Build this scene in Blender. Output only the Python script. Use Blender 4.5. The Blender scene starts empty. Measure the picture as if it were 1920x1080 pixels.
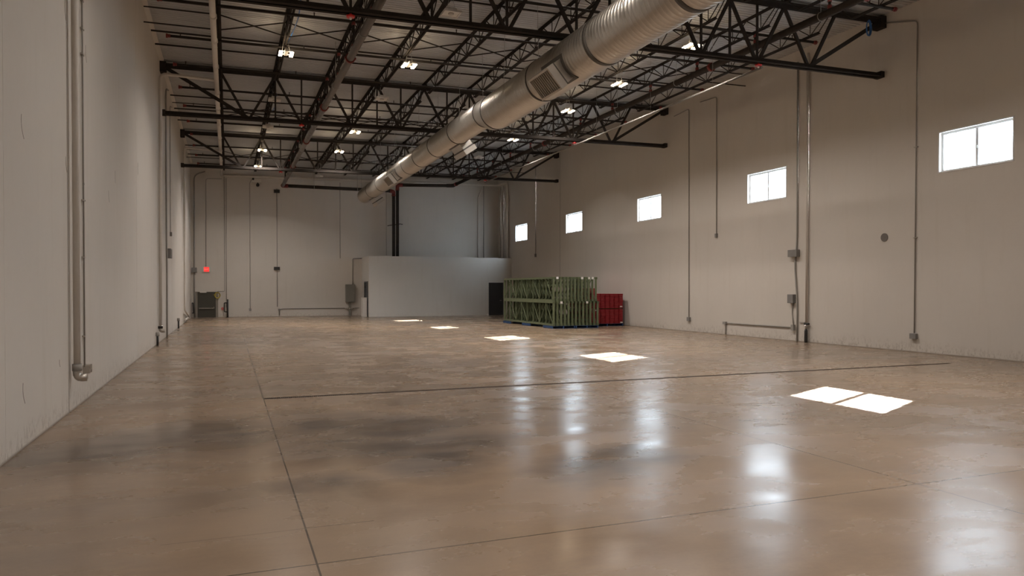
import bpy, math, random
from mathutils import Vector, Matrix, Quaternion
random.seed(7)
S = bpy.context.scene
COL = S.collection

# ------------------------------------------------------------------ room numbers (metres)
XL, XR, YB, YF = -2.15, 18.29, 49.5, -8.0
def zdeck(x): return 9.68 + 0.0152 * (x - XL)       # underside of the roof deck, pitched slightly across the hall
def zchord(x): return 7.82 + 0.0157 * (x - XL)      # lower edge of the truss bottom chords
TRUSS_Y = (16.35, 27.85, 39.3)
BAYS = ((4.9, 16.35), (16.35, 27.85), (27.85, 39.3), (39.3, 49.4))
TOPN = [-0.22 + 1.853 * k for k in range(10)]       # truss top nodes = joist lines
BOTN = [0.70 + 1.853 * k for k in range(9)]         # truss bottom nodes
ORD = ['first', 'second', 'third', 'fourth', 'fifth', 'sixth', 'seventh', 'eighth', 'ninth', 'tenth', 'eleventh', 'twelfth', 'thirteenth', 'fourteenth', 'fifteenth']

# ------------------------------------------------------------------ materials
def new_mat(name):
    m = bpy.data.materials.new(name); m.use_nodes = True
    nt = m.node_tree; b = nt.nodes['Principled BSDF']
    return m, nt, b
def nd(nt, t, **kw):
    n = nt.nodes.new(t)
    for k, v in kw.items(): setattr(n, k, v)
    return n
def math_n(nt, op, a, b=None, clamp=False):
    n = nd(nt, 'ShaderNodeMath', operation=op, use_clamp=clamp)
    for i, v in enumerate((a, b)):
        if v is None: continue
        if isinstance(v, (int, float)): n.inputs[i].default_value = v
        else: nt.links.new(v, n.inputs[i])
    return n.outputs[0]
def noise(nt, vec, scale, detail=4, rough=0.55, dist=0.0):
    n = nd(nt, 'ShaderNodeTexNoise')
    n.inputs['Scale'].default_value = scale; n.inputs['Detail'].default_value = detail
    n.inputs['Roughness'].default_value = rough; n.inputs['Distortion'].default_value = dist
    nt.links.new(vec, n.inputs['Vector'])
    return n.outputs['Fac']
def ramp(nt, fac, stops):
    r = nd(nt, 'ShaderNodeValToRGB'); e = r.color_ramp.elements
    e[0].position, e[0].color = stops[0][0], (*stops[0][1], 1)
    e[1].position, e[1].color = stops[1][0], (*stops[1][1], 1)
    for p, c in stops[2:]:
        x = e.new(p); x.color = (*c, 1)
    nt.links.new(fac, r.inputs[0]); return r.outputs[0]
def mixc(nt, fac, a, b, mode='MIX'):
    n = nd(nt, 'ShaderNodeMix', data_type='RGBA', blend_type=mode)
    for i, v in ((0, fac), (6, a), (7, b)):
        if isinstance(v, (int, float)): n.inputs[i].default_value = v
        elif isinstance(v, tuple): n.inputs[i].default_value = (*v, 1)
        else: nt.links.new(v, n.inputs[i])
    return n.outputs[2]
def mapr(nt, v, a, b, c, d):
    n = nd(nt, 'ShaderNodeMapRange'); nt.links.new(v, n.inputs[0])
    for i, x in enumerate((a, b, c, d)): n.inputs[i + 1].default_value = x
    return n.outputs[0]
def position(nt): return nd(nt, 'ShaderNodeNewGeometry').outputs['Position']
def objcoord(nt): return nd(nt, 'ShaderNodeTexCoord').outputs['Object']

def plain(name, col, rough=0.5, metal=0.0, vary=0.12, scale=6.0, bump=0.0, spec=0.5):
    m, nt, b = new_mat(name); b.inputs['Specular IOR Level'].default_value = spec
    v = objcoord(nt)
    n = noise(nt, v, scale, 3)
    c = mixc(nt, n, tuple(x * (1 - vary) for x in col), tuple(min(1, x * (1 + vary)) for x in col))
    nt.links.new(c, b.inputs['Base Color'])
    nt.links.new(mapr(nt, n, 0.3, 0.7, max(0.02, rough - 0.07), min(1, rough + 0.07)), b.inputs['Roughness'])
    b.inputs['Metallic'].default_value = metal
    if bump:
        bp = nd(nt, 'ShaderNodeBump'); bp.inputs['Strength'].default_value = bump
        nt.links.new(n, bp.inputs['Height']); nt.links.new(bp.outputs[0], b.inputs['Normal'])
    return m

def emit(name, col, strength):
    m, nt, b = new_mat(name)
    b.inputs['Base Color'].default_value = (*col, 1)
    b.inputs['Emission Color'].default_value = (*col, 1)
    b.inputs['Emission Strength'].default_value = strength
    return m

def wall_material(name, col, dirt=1.0):
    m, nt, b = new_mat(name)
    p = position(nt)
    sep = nd(nt, 'ShaderNodeSeparateXYZ'); nt.links.new(p, sep.inputs[0]); z = sep.outputs[2]
    n1 = noise(nt, p, 0.35, 4); n2 = noise(nt, p, 7.0, 4, 0.6)
    mp = nd(nt, 'ShaderNodeMapping'); mp.inputs['Scale'].default_value = (1.3, 1.3, 0.12); nt.links.new(p, mp.inputs[0])
    n3 = noise(nt, mp.outputs[0], 3.0, 4, 0.6)                      # long vertical runs
    c = mixc(nt, mapr(nt, n1, 0.3, 0.7, 0, 1), tuple(x * 0.965 for x in col), tuple(min(1, x * 1.03) for x in col))
    c = mixc(nt, mapr(nt, n2, 0.3, 0.7, 0, 0.10), c, tuple(x * 0.85 for x in col))
    c = mixc(nt, mapr(nt, n3, 0.55, 0.75, 0, 0.12), c, (0.42, 0.36, 0.28))
    # grime splashed up from the floor
    m2 = nd(nt, 'ShaderNodeMapping'); m2.inputs['Scale'].default_value = (1.0, 1.0, 0.45); nt.links.new(p, m2.inputs[0])
    s1 = noise(nt, m2.outputs[0], 16.0, 6, 0.75)
    s0 = noise(nt, p, 0.8, 3)
    h = math_n(nt, 'ADD', 0.02, math_n(nt, 'MULTIPLY', s0, 0.62))
    fall = math_n(nt, 'SUBTRACT', 1.0, math_n(nt, 'DIVIDE', z, h), clamp=True)
    d = math_n(nt, 'MULTIPLY', fall, mapr(nt, s1, 0.48, 0.70, 0, 1))
    d = math_n(nt, 'MULTIPLY', d, 0.75 * dirt, clamp=True)
    edge = mapr(nt, z, 0.0, 0.04, 0.8 * dirt, 0.0)
    d = math_n(nt, 'MAXIMUM', d, edge)
    c = mixc(nt, d, c, (0.130, 0.088, 0.050))
    nt.links.new(c, b.inputs['Base Color'])
    b.inputs['Roughness'].default_value = 0.7
    b.inputs['Specular IOR Level'].default_value = 0.15
    bp = nd(nt, 'ShaderNodeBump'); bp.inputs['Strength'].default_value = 0.06; bp.inputs['Distance'].default_value = 0.02
    nt.links.new(n2, bp.inputs['Height']); nt.links.new(bp.outputs[0], b.inputs['Normal'])
    return m

def floor_material():
    m, nt, b = new_mat('polished_concrete')
    p = position(nt)
    sep = nd(nt, 'ShaderNodeSeparateXYZ'); nt.links.new(p, sep.inputs[0]); x, y = sep.outputs[0], sep.outputs[1]
    big = noise(nt, p, 0.22, 5, 0.6, 0.6)
    mid = noise(nt, p, 0.8, 8, 0.56, 0.3)
    mp = nd(nt, 'ShaderNodeMapping'); mp.inputs['Scale'].default_value = (0.55, 1.7, 1); mp.inputs['Rotation'].default_value = (0, 0, 0.35)
    nt.links.new(p, mp.inputs[0])
    trowel = noise(nt, mp.outputs[0], 2.0, 9, 0.60, 0.3)
    fine = noise(nt, p, 28.0, 4, 0.7)
    mix1 = math_n(nt, 'ADD', math_n(nt, 'MULTIPLY', big, 0.45), math_n(nt, 'MULTIPLY', mid, 0.30))
    mix1 = math_n(nt, 'ADD', mix1, math_n(nt, 'MULTIPLY', trowel, 0.25))
    c = ramp(nt, mix1, ((0.30, (0.180, 0.141, 0.111)), (0.44, (0.238, 0.180, 0.133)), (0.56, (0.290, 0.213, 0.149)), (0.70, (0.345, 0.253, 0.174))))
    fine2 = noise(nt, mp.outputs[0], 9.0, 6, 0.65)
    c = mixc(nt, mapr(nt, fine2, 0.35, 0.65, 0.0, 0.22), c, (0.17, 0.135, 0.105))
    c = mixc(nt, mapr(nt, fine, 0.3, 0.7, 0.0, 0.16), c, (0.12, 0.095, 0.075))
    tint = noise(nt, p, 0.16, 3, 0.5)
    c = mixc(nt, mapr(nt, tint, 0.38, 0.62, 0.0, 0.6), c, (0.335, 0.230, 0.142))
    dull = noise(nt, p, 0.33, 6, 0.6, 0.8)
    c = mixc(nt, mapr(nt, dull, 0.42, 0.70, 0.0, 0.42), c, (0.170, 0.142, 0.118))
    # oil-dark stains soaked into the slab
    tot = None
    for (sx, sy, r) in ((-1.1, 9.2, 1.0), (-0.35, 9.5, 0.9), (0.1, 9.7, 0.9), (1.1, 9.9, 0.9), (2.0, 9.2, 1.0), (2.6, 8.2, 0.75), (1.95, 7.35, 0.6), (0.95, 7.0, 0.38), (1.35, 8.5, 0.8), (3.4, 6.4, 0.55), (4.2, 6.9, 0.5)):
        dn = nd(nt, 'ShaderNodeVectorMath', operation='DISTANCE'); nt.links.new(p, dn.inputs[0]); dn.inputs[1].default_value = (sx, sy, 0)
        f = mapr(nt, math_n(nt, 'ADD', dn.outputs['Value'], math_n(nt, 'MULTIPLY', math_n(nt, 'SUBTRACT', mid, 0.5), 1.7)), r * 0.3, r * 1.55, 1.0, 0.0)
        tot = f if tot is None else math_n(nt, 'MAXIMUM', tot, f)
    st = math_n(nt, 'MULTIPLY', tot, mapr(nt, trowel, 0.35, 0.6, 0.5, 0.9))
    c = mixc(nt, st, c, (0.074, 0.061, 0.052))
    # scratches and pale scrapes
    m3 = nd(nt, 'ShaderNodeMapping'); m3.inputs['Scale'].default_value = (0.6, 22.0, 1); m3.inputs['Rotation'].default_value = (0, 0, -0.5)
    nt.links.new(p, m3.inputs[0])
    sc = noise(nt, m3.outputs[0], 3.0, 2, 0.4, 0.4)
    c = mixc(nt, mapr(nt, sc, 0.80, 0.88, 0.0, 0.20), c, (0.42, 0.32, 0.22))
    # saw-cut joints
    def line(v, at, w):
        return math_n(nt, 'LESS_THAN', math_n(nt, 'ABSOLUTE', math_n(nt, 'SUBTRACT', v, at)), w)
    jl = math_n(nt, 'MAXIMUM', line(x, 0.535, 0.0070), math_n(nt, 'MULTIPLY', line(x, 0.535, 0.013), math_n(nt, 'GREATER_THAN', y, 12.56)))
    for v, at, w in ((x, 5.93, 0.007), (x, 11.3, 0.006), (y, 4.87, 0.007), (y, 25.86, 0.030)):
        jl = math_n(nt, 'MAXIMUM', jl, line(v, at, w))
    left = math_n(nt, 'MULTIPLY', line(y, 12.56, 0.007), math_n(nt, 'LESS_THAN', x, 0.53))
    right = math_n(nt, 'MULTIPLY', line(y, 12.56, 0.007), math_n(nt, 'GREATER_THAN', x, 16.37))
    crack = math_n(nt, 'MULTIPLY', line(math_n(nt, 'ADD', y, math_n(nt, 'MULTIPLY', math_n(nt, 'SUBTRACT', mid, 0.5), 0.05)), 5.63, 0.004), math_n(nt, 'LESS_THAN', math_n(nt, 'ABSOLUTE', math_n(nt, 'SUBTRACT', x, 0.3)), 0.75))
    for q in (left, right, crack): jl = math_n(nt, 'MAXIMUM', jl, q)
    c = mixc(nt, math_n(nt, 'MULTIPLY', jl, 0.8), c, (0.03, 0.022, 0.015))
    nt.links.new(c, b.inputs['Base Color'])
    wear = math_n(nt, 'ADD', math_n(nt, 'MULTIPLY', mid, 0.55), math_n(nt, 'MULTIPLY', trowel, 0.45))
    m5 = nd(nt, 'ShaderNodeMapping'); m5.inputs['Scale'].default_value = (1.0, 1.5, 1); m5.inputs['Rotation'].default_value = (0, 0, 0.35)
    nt.links.new(p, m5.inputs[0])
    swirl = noise(nt, m5.outputs[0], 0.75, 5, 0.5, 0.3)
    wear = math_n(nt, 'ADD', math_n(nt, 'MULTIPLY', wear, 0.4), math_n(nt, 'MULTIPLY', swirl, 0.6))
    rgh = mapr(nt, wear, 0.36, 0.62, 0.15, 0.35)
    nt.links.new(rgh, b.inputs['Roughness'])
    b.inputs['IOR'].default_value = 1.5
    return m

def duct_material():
    m, nt, b = new_mat('galvanised_duct')
    v = objcoord(nt)
    n = noise(nt, v, 3.0, 5, 0.6)
    n2 = noise(nt, v, 22.0, 3)
    c = mixc(nt, n, (0.46, 0.43, 0.385), (0.60, 0.565, 0.51))
    nt.links.new(mixc(nt, mapr(nt, n2, 0.62, 0.72, 0, 0.25), c, (0.30, 0.28, 0.25)), b.inputs['Base Color'])
    b.inputs['Metallic'].default_value = 0.9
    nt.links.new(mapr(nt, n, 0.3, 0.7, 0.32, 0.44), b.inputs['Roughness'])
    return m

def glass_material():
    m = bpy.data.materials.new('window_glass'); m.use_nodes = True
    nt = m.node_tree; nt.nodes.clear()
    o = nd(nt, 'ShaderNodeOutputMaterial'); mx = nd(nt, 'ShaderNodeMixShader')
    t = nd(nt, 'ShaderNodeBsdfTransparent'); t.inputs[0].default_value = (0.95, 0.97, 0.97, 1)
    g = nd(nt, 'ShaderNodeBsdfGlossy'); g.inputs['Roughness'].default_value = 0.02
    mx.inputs[0].default_value = 0.05
    nt.links.new(t.outputs[0], mx.inputs[1]); nt.links.new(g.outputs[0], mx.inputs[2])
    nt.links.new(mx.outputs[0], o.inputs[0]); return m

WALLC = (0.605, 0.563, 0.510)
M = dict(
    wall=wall_material('painted_tilt_up_concrete', WALLC),
    office=wall_material('painted_drywall', (0.64, 0.615, 0.575), 0.25),
    floor=floor_material(),
    deck=plain('galvanised_deck', (0.44, 0.433, 0.42), 0.5, 0.0, 0.10, 1.5, spec=0.0),
    steel=plain('primed_dark_steel', (0.042, 0.036, 0.032), 0.62, 0.0, 0.25, 5, spec=0.0),
    pipe=plain('black_iron_pipe', (0.048, 0.041, 0.036), 0.58, 0.0, 0.25, 4, spec=0.0),
    mainpipe=plain('brown_sprinkler_main', (0.115, 0.098, 0.084), 0.38, 0.2, 0.18, 3),
    red=plain('red_coupling', (0.17, 0.018, 0.013), 0.55),
    bright_red=plain('red_alarm_plastic', (0.62, 0.03, 0.025), 0.35),
    white=plain('white_plastic', (0.66, 0.63, 0.58), 0.45, 0, 0.06, spec=0.0),
    pvc=plain('painted_drain_pipe', (0.64, 0.60, 0.545), 0.68, 0, 0.06, spec=0.0),
    wallpipe=plain('painted_over_pipe', WALLC, 0.7, 0, 0.05, spec=0.0),
    hung=plain('pale_hung_pipe', (0.22, 0.205, 0.185), 0.6, spec=0.0),
    sash=plain('white_window_frame', (0.74, 0.74, 0.74), 0.4, 0, 0.04),
    conduit=plain('grey_conduit', (0.32, 0.305, 0.28), 0.6, 0.1, 0.12, spec=0.0),
    box=plain('grey_steel_box', (0.24, 0.23, 0.22), 0.5, 0.1, spec=0.0),
    panelgrey=plain('grey_panel_enamel', (0.20, 0.19, 0.165), 0.45),
    duct=duct_material(),
    band=plain('dark_duct_gasket', (0.075, 0.066, 0.055), 0.6),
    louvre=plain('register_metal', (0.50, 0.46, 0.41), 0.4, 0.5),
    black=plain('black_steel', (0.020, 0.019, 0.018), 0.45),
    doortan=plain('tan_door_frame', (0.26, 0.235, 0.20), 0.5),
    doorgreen=plain('dark_olive_door', (0.060, 0.056, 0.044), 0.45),
    doorblack=plain('charcoal_door', (0.022, 0.024, 0.028), 0.4),
    doorblue=plain('slate_door', (0.075, 0.080, 0.085), 0.4),
    steelbar=plain('brushed_steel', (0.45, 0.42, 0.38), 0.3, 0.8),
    green=plain('green_rack_enamel', (0.088, 0.108, 0.054), 0.42, 0, 0.14),
    greenb=plain('pale_green_rack_enamel', (0.125, 0.150, 0.082), 0.42, 0, 0.14),
    redbeam=plain('red_rack_enamel', (0.25, 0.007, 0.012), 0.5, 0, 0.2),
    wood=plain('raw_timber', (0.36, 0.22, 0.11), 0.7),
    blue=plain('blue_pallet_paint', (0.014, 0.032, 0.085), 0.7),
    blueb=plain('bright_blue_block', (0.016, 0.060, 0.170), 0.6),
    cable=plain('blue_cable', (0.03, 0.13, 0.36), 0.4),
    yellow=plain('yellow_cord', (0.42, 0.33, 0.04), 0.5),
    tag=plain('white_tag', (0.75, 0.73, 0.70), 0.5),
    scuff=plain('rubber_scuff', (0.13, 0.10, 0.075), 0.7),
    grate=plain('rusty_grate', (0.060, 0.040, 0.027), 0.75),
    pit=plain('drain_channel', (0.03, 0.022, 0.016), 0.8),
    glass=glass_material(),
    lamp=emit('warm_led', (1.0, 0.80, 0.55), 30.0),
    exit=emit('exit_red', (1.0, 0.035, 0.03), 1.0),
    exitw=emit('exit_letter', (1.0, 0.30, 0.25), 1.0),
    spot=plain('dark_disc', (0.16, 0.145, 0.13), 0.6),
    lens=plain('sensor_lens', (0.40, 0.37, 0.33), 0.4),
)

# ------------------------------------------------------------------ mesh builder
class MB:
    def __init__(s): s.v = []; s.f = []; s.sm = []
    def add(s, vs, fs, smooth=False):
        o = len(s.v); s.v += [tuple(v) for v in vs]; s.f += [tuple(i + o for i in f) for f in fs]; s.sm += [smooth] * len(fs); return s
    def box(s, a, b, rot=None, piv=None):
        (x0, y0, z0), (x1, y1, z1) = a, b
        vs = [Vector(p) for p in ((x0, y0, z0), (x1, y0, z0), (x1, y1, z0), (x0, y1, z0), (x0, y0, z1), (x1, y0, z1), (x1, y1, z1), (x0, y1, z1))]
        if rot is not None:
            pv = Vector(piv); vs = [pv + rot @ (v - pv) for v in vs]
        return s.add(vs, ((0, 3, 2, 1), (4, 5, 6, 7), (0, 1, 5, 4), (1, 2, 6, 5), (2, 3, 7, 6), (3, 0, 4, 7)))
    def cbox(s, c, d, rot=None):
        a = tuple(c[i] - d[i] / 2 for i in range(3)); b = tuple(c[i] + d[i] / 2 for i in range(3))
        return s.box(a, b, rot, c)
    def bar(s, p, q, w, h, up=(0, 0, 1)):
        p, q = Vector(p), Vector(q); t = (q - p).normalized(); u = Vector(up)
        if abs(t.dot(u)) > 0.99: u = Vector((0, 1, 0))
        r = t.cross(u).normalized() * (w / 2); u = r.normalized().cross(t).normalized() * (h / 2)
        vs = [p - r - u, p + r - u, p + r + u, p - r + u, q - r - u, q + r - u, q + r + u, q - r + u]
        return s.add(vs, ((0, 1, 2, 3), (4, 7, 6, 5), (0, 4, 5, 1), (1, 5, 6, 2), (2, 6, 7, 3), (3, 7, 4, 0)))
    def tube(s, pts, r, n=10, cap=True, radii=None):
        pts = [Vector(p) for p in pts]; k = len(pts); rings = []
        nrm = None
        for i, p in enumerate(pts):
            t = (pts[min(i + 1, k - 1)] - pts[max(i - 1, 0)]).normalized()
            if nrm is None:
                nrm = t.orthogonal().normalized()
            else:
                nrm = (nrm - t * nrm.dot(t))
                nrm = nrm.normalized() if nrm.length > 1e-6 else t.orthogonal().normalized()
            bn = t.cross(nrm)
            sc = 1.0
            if 0 < i < k - 1:
                a = (pts[i] - pts[i - 1]).normalized(); b2 = (pts[i + 1] - pts[i]).normalized()
                c = max(0.3, math.sqrt(max(0, (1 + a.dot(b2)) / 2))); sc = 1.0 / c if c > 0.9 else 1.05
            rr = (radii[i] if radii else r) * sc
            rings.append([p + (nrm * math.cos(2 * math.pi * j / n) + bn * math.sin(2 * math.pi * j / n)) * rr for j in range(n)])
        o = len(s.v)
        for rg in rings: s.v += [tuple(v) for v in rg]
        for i in range(k - 1):
            for j in range(n):
                s.f.append((o + i * n + j, o + i * n + (j + 1) % n, o + (i + 1) * n + (j + 1) % n, o + (i + 1) * n + j)); s.sm.append(True)
        if cap:
            s.f.append(tuple(o + j for j in range(n))[::-1]); s.sm.append(False)
            s.f.append(tuple(o + (k - 1) * n + j for j in range(n))); s.sm.append(False)
        return s
    def bend(s, pts, r, n=10, rad=0.15):
        """tube with rounded corners"""
        pts = [Vector(p) for p in pts]; out = [pts[0]]
        for i in range(1, len(pts) - 1):
            a, b, c = pts[i - 1], pts[i], pts[i + 1]
            d1 = min(rad, (a - b).length * 0.45); d2 = min(rad, (c - b).length * 0.45)
            p0 = b + (a - b).normalized() * d1; p2 = b + (c - b).normalized() * d2
            for t in (0, 0.25, 0.5, 0.75, 1):
                out.append(p0 * (1 - t) ** 2 + b * 2 * t * (1 - t) + p2 * t * t)
        out.append(pts[-1]); return s.tube(out, r, n)
    def disc(s, c, axis, r, h, n=20):
        a = Vector(axis).normalized(); c = Vector(c); return s.tube([c - a * h / 2, c + a * h / 2], r, n)
    def build(s, name, mat, parent=None):
        me = bpy.data.meshes.new(name)
        off = Vector((0, 0, 0)); q = parent
        while q is not None: off += q.location; q = q.parent
        me.from_pydata([tuple(Vector(v) - off) for v in s.v], [], s.f)
        me.polygons.foreach_set('use_smooth', s.sm)
        me.materials.append(mat); me.update()
        o = bpy.data.objects.new(name, me); COL.objects.link(o)
        if parent is not None: o.parent = parent
        return o

def thing(name, label, cat, loc=(0, 0, 0), group=None, kind='thing'):
    o = bpy.data.objects.new(name, None); o.empty_display_size = 0.2; COL.objects.link(o); o.location = loc
    return tag(o, label, cat, group, kind)
def tag(o, label, cat, group=None, kind='thing'):
    o['label'] = label; o['category'] = cat; o['kind'] = kind
    if group: o['group'] = group
    return o
def struct(o, label=None, cat=None):
    o['kind'] = 'structure'
    if label: o['label'] = label
    if cat: o['category'] = cat
    return o
def kids(o): return [c for c in bpy.data.objects if c.parent is o]
def dup(root, ch, loc, label):
    """copy of a thing with copies of its parts (ch: list of (part, [sub-parts]))"""
    r = root.copy(); COL.objects.link(r); r.location = loc; r['label'] = label
    for c, subs in ch:
        k = c.copy(); COL.objects.link(k); k.parent = r
        for g in subs:
            d = g.copy(); COL.objects.link(d); d.parent = k
    return r
def tree(root): 
    allo = list(bpy.data.objects)
    return [(c, [g for g in allo if g.parent is c]) for c in allo if c.parent is root]

# ------------------------------------------------------------------ room shell
DX0, DX1, DY0, DY1 = 0.54, 16.36, 12.485, 12.635       # trench drain cut-out
b = MB()
for (x0, x1, y0, y1) in ((XL - .15, XR + .16, YF, DY0), (XL - .15, XR + .16, DY1, YB + .2), (XL - .15, DX0, DY0, DY1), (DX1, XR + .16, DY0, DY1)):
    b.box((x0, y0, -0.2), (x1, y1, 0.0))
struct(b.build('floor', M['floor']), 'polished brown concrete slab with saw-cut joints and dark stains', 'floor')

def wall_poly(name, mat, x0, x1, y0, y1, slopeaxis=True):
    bb = MB()
    z0 = zdeck(x0) + .02; z1 = zdeck(x1) + .02
    vs = [(x0, y0, 0), (x1, y0, 0), (x1, y1, 0), (x0, y1, 0), (x0, y0, z0), (x1, y0, z1), (x1, y1, z1), (x0, y1, z0)]
    bb.add(vs, ((0, 3, 2, 1), (4, 5, 6, 7), (0, 1, 5, 4), (1, 2, 6, 5), (2, 3, 7, 6), (3, 0, 4, 7)))
    return struct(bb.build(name, mat))
wl = wall_poly('wall_left', M['wall'], XL - 0.2, XL, YF, YB)
tag(wl, 'long windowless painted concrete wall with drain pipes and scuff marks', 'wall', kind='structure')
wb = wall_poly('wall_back', M['wall'], XL - 0.2, XR + 0.16, YB, YB + 0.2)
tag(wb, 'far end wall of painted concrete above the small office', 'wall', kind='structure')
wf = wall_poly('wall_front', M['wall'], XL - 0.2, XR + 0.16, YF - 0.2, YF)
tag(wf, 'painted concrete wall behind the camera', 'wall', kind='structure')

# windowed wall with real openings
WIN_Y = [13.41, 21.34, 29.26, 37.15, 45.08, 5.48]
WZ0, WZ1, WHW = 5.03, 6.11, 1.01
b = MB()
ys = [YF] + sum([[y - WHW, y + WHW] for y in sorted(WIN_Y)], []) + [YB]
X1 = XR + 0.16; zt = zdeck(XR) + .02
b.box((XR, YF, 0), (X1, YB, WZ0)); b.box((XR, YF, WZ1), (X1, YB, zt))
for i in range(0, len(ys), 2): b.box((XR, ys[i], WZ0), (X1, ys[i + 1], WZ1))
wr = b.build('wall_right', M['wall'])
tag(wr, 'long painted concrete wall with the row of high windows', 'wall', kind='structure')
# unseen strips added outside to block light leaking through the deck flutes
for nm, x0, x1 in (('leak_block_1', XL - 0.5, XL - 0.2), ('leak_block_2', X1, X1 + 0.3)):
    bb = MB(); bb.box((x0, YF, 9.3), (x1, YB, 10.6)); struct(bb.build(nm, M['wall']), 'added unseen strip blocking light leaks along the roof edge', 'trim')
# ledger along the top of the windowless wall
bb = MB(); bb.add([(XL, YF, zdeck(XL) - .06), (XL + .13, YF, zdeck(XL + .13) - .06), (XL + .13, YB, zdeck(XL + .13) - .06), (XL, YB, zdeck(XL) - .06),
                   (XL, YF, zdeck(XL)), (XL + .13, YF, zdeck(XL + .13)), (XL + .13, YB, zdeck(XL + .13)), (XL, YB, zdeck(XL))],
                  ((0, 3, 2, 1), (4, 5, 6, 7), (0, 1, 5, 4), (1, 2, 6, 5), (2, 3, 7, 6), (3, 0, 4, 7)))
struct(bb.build('trim_3', M['wall']), 'pale ledge along the top of the windowless wall', 'trim')

# corrugated deck: ribs run across the hall
b = MB(); P = 0.1524; y = YF; prof = []
while y < YB + 0.1:
    prof += [(y, 0.0), (y + 0.100, 0.0), (y + 0.112, 0.038), (y + 0.140, 0.038)]; y += P
vs = []; fs = []
for (yy, dz) in prof: vs += [(XL - .19, yy, zdeck(XL - .19) + dz), (X1 - .01, yy, zdeck(X1 - .01) + dz)]
for i in range(len(prof) - 1): fs.append((2 * i, 2 * i + 1, 2 * i + 3, 2 * i + 2))
b.add(vs, fs)
b.add([(XL - .3, YF - .2, zdeck(XL - .3) + .045), (X1 + .1, YF - .2, zdeck(X1 + .1) + .045), (X1 + .1, YB + .2, zdeck(X1 + .1) + .045), (XL - .3, YB + .2, zdeck(XL - .3) + .045),
       (XL - .3, YF - .2, zdeck(XL - .3) + .2), (X1 + .1, YF - .2, zdeck(X1 + .1) + .2), (X1 + .1, YB + .2, zdeck(X1 + .1) + .2), (XL - .3, YB + .2, zdeck(XL - .3) + .2)],
      ((0, 3, 2, 1), (4, 5, 6, 7), (0, 1, 5, 4), (1, 2, 6, 5), (2, 3, 7, 6), (3, 0, 4, 7)))
struct(b.build('ceiling', M['deck']), 'ribbed metal roof deck above the dark steel', 'ceiling')

# scuffs and panel joints on the windowless wall
def wall_strip(name, pts, w, mat, parent, x=XL + 0.002):
    bb = MB(); n = len(pts)
    for i in range(n - 1):
        (y0, z0), (y1, z1) = pts[i], pts[i + 1]
        t = Vector((0, y1 - y0, z1 - z0)).normalized(); nn = Vector((0, -t.z, t.y)) * w / 2
        bb.add([Vector((x, y0, z0)) - nn, Vector((x, y1, z1)) - nn, Vector((x, y1, z1)) + nn, Vector((x, y0, z0)) + nn,
                Vector((x - .004, y0, z0)) - nn, Vector((x - .004, y1, z1)) - nn, Vector((x - .004, y1, z1)) + nn, Vector((x - .004, y0, z0)) + nn],
               ((0, 1, 2, 3), (0, 4, 5, 1), (2, 6, 7, 3), (1, 5, 6, 2), (3, 7, 4, 0)))
    return bb.build(name, mat, parent)
for (yc, zc, h, bow) in ((12.04, 5.77, .30, .05), (13.66, 5.65, .26, .04), (9.64, 3.63, .26, .05), (13.39, 3.59, .22, .04), (12.03, 3.58, .22, .04), (16.03, 3.6, .22, .03), (16.9, 4.1, .25, .01), (9.61, .62, .24, .04), (11.5, .78, .10, .02), (21.0, 4.9, .3, .01)):
    pts = []
    for i in range(9):
        t = i / 8; pts.append((yc - bow * math.sin(math.pi * (0.15 + 0.7 * t)) + 0.10 * t * t * (bow / .05), zc + h / 2 - h * t))
    wall_strip('scuff_mark', pts, 0.009, M['scuff'], wl)
for yj in (8.9, 12.1, 20.6, 32.9):
    wall_strip('panel_joint', [(yj, 0.02), (yj, 9.6)], 0.016 if yj == 12.1 else 0.010, M['scuff'] if yj == 12.1 else M['pvc'], wl)
for yj in (39.0,):
    wall_strip('panel_joint', [(yj, 0.02), (yj, 9.9)], 0.030, M['conduit'], wr, x=XR - .001)

# ------------------------------------------------------------------ windows
WLAB = ['first high window from the camera end, largest in view', 'second high window from the camera end', 'third high window, the middle one of the row', 'fourth high window, before the one above the racks', 'last high window, by the office corner', 'high window beside the camera']
for i, yc in enumerate(WIN_Y):
    w = thing('window_%d' % (i + 1), WLAB[i], 'window', (XR + 0.1, yc, WZ0), kind='structure')
    y0, y1, z0, z1 = yc - WHW, yc + WHW, WZ0, WZ1
    xo, xi = XR + 0.145, XR + 0.09
    f = MB()
    for a, c in (((xi, y0, z0), (xo, y1, z0 + .05)), ((xi, y0, z1 - .065), (xo, y1, z1)), ((xi, y0, z0 + .05), (xo, y0 + .045, z1 - .065)), ((xi, y1 - .06, z0 + .05), (xo, y1, z1 - .065))): f.box(a, c)
    f.build('window_frame', M['sash'], w)
    c = MB()                                                          # thin casing bead at the wall face
    for a, d in (((XR - .012, y0 - .03, z1 - .005), (XR + .006, y1 + .03, z1 + .03)), ((XR - .012, y0 - .03, z0 - .02), (XR + .006, y0 + .004, z1)), ((XR - .012, y1 - .004, z0 - .03), (XR + .006, y1 + .03, z1)), ((XR - .012, y0, z0 - .03), (XR + .006, y1, z0 + .004))): c.box(a, d)
    c.build('window_casing', M['sash'], w)
    m = MB(); m.box((xi + .004, yc - .036, z0 + .05), (xo - .004, yc + .036, z1 - .065)); m.build('mullion', M['sash'], w)
    l = MB(); l.box((xi - .02, yc - .012, (z0 + z1) / 2 - .05), (xi + .004, yc + .012, (z0 + z1) / 2 + .03)); l.build('latch', M['conduit'], w)
    for s in (-1, 1):
        g = MB(); ya, yb2 = (y0 + .045, yc - .036) if s < 0 else (yc + .036, y1 - .06)
        xg = xi + .025; g.box((xg, ya, z0 + .05), (xg + .006, yb2, z1 - .065)); g.build('pane', M['glass'], w)

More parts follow.
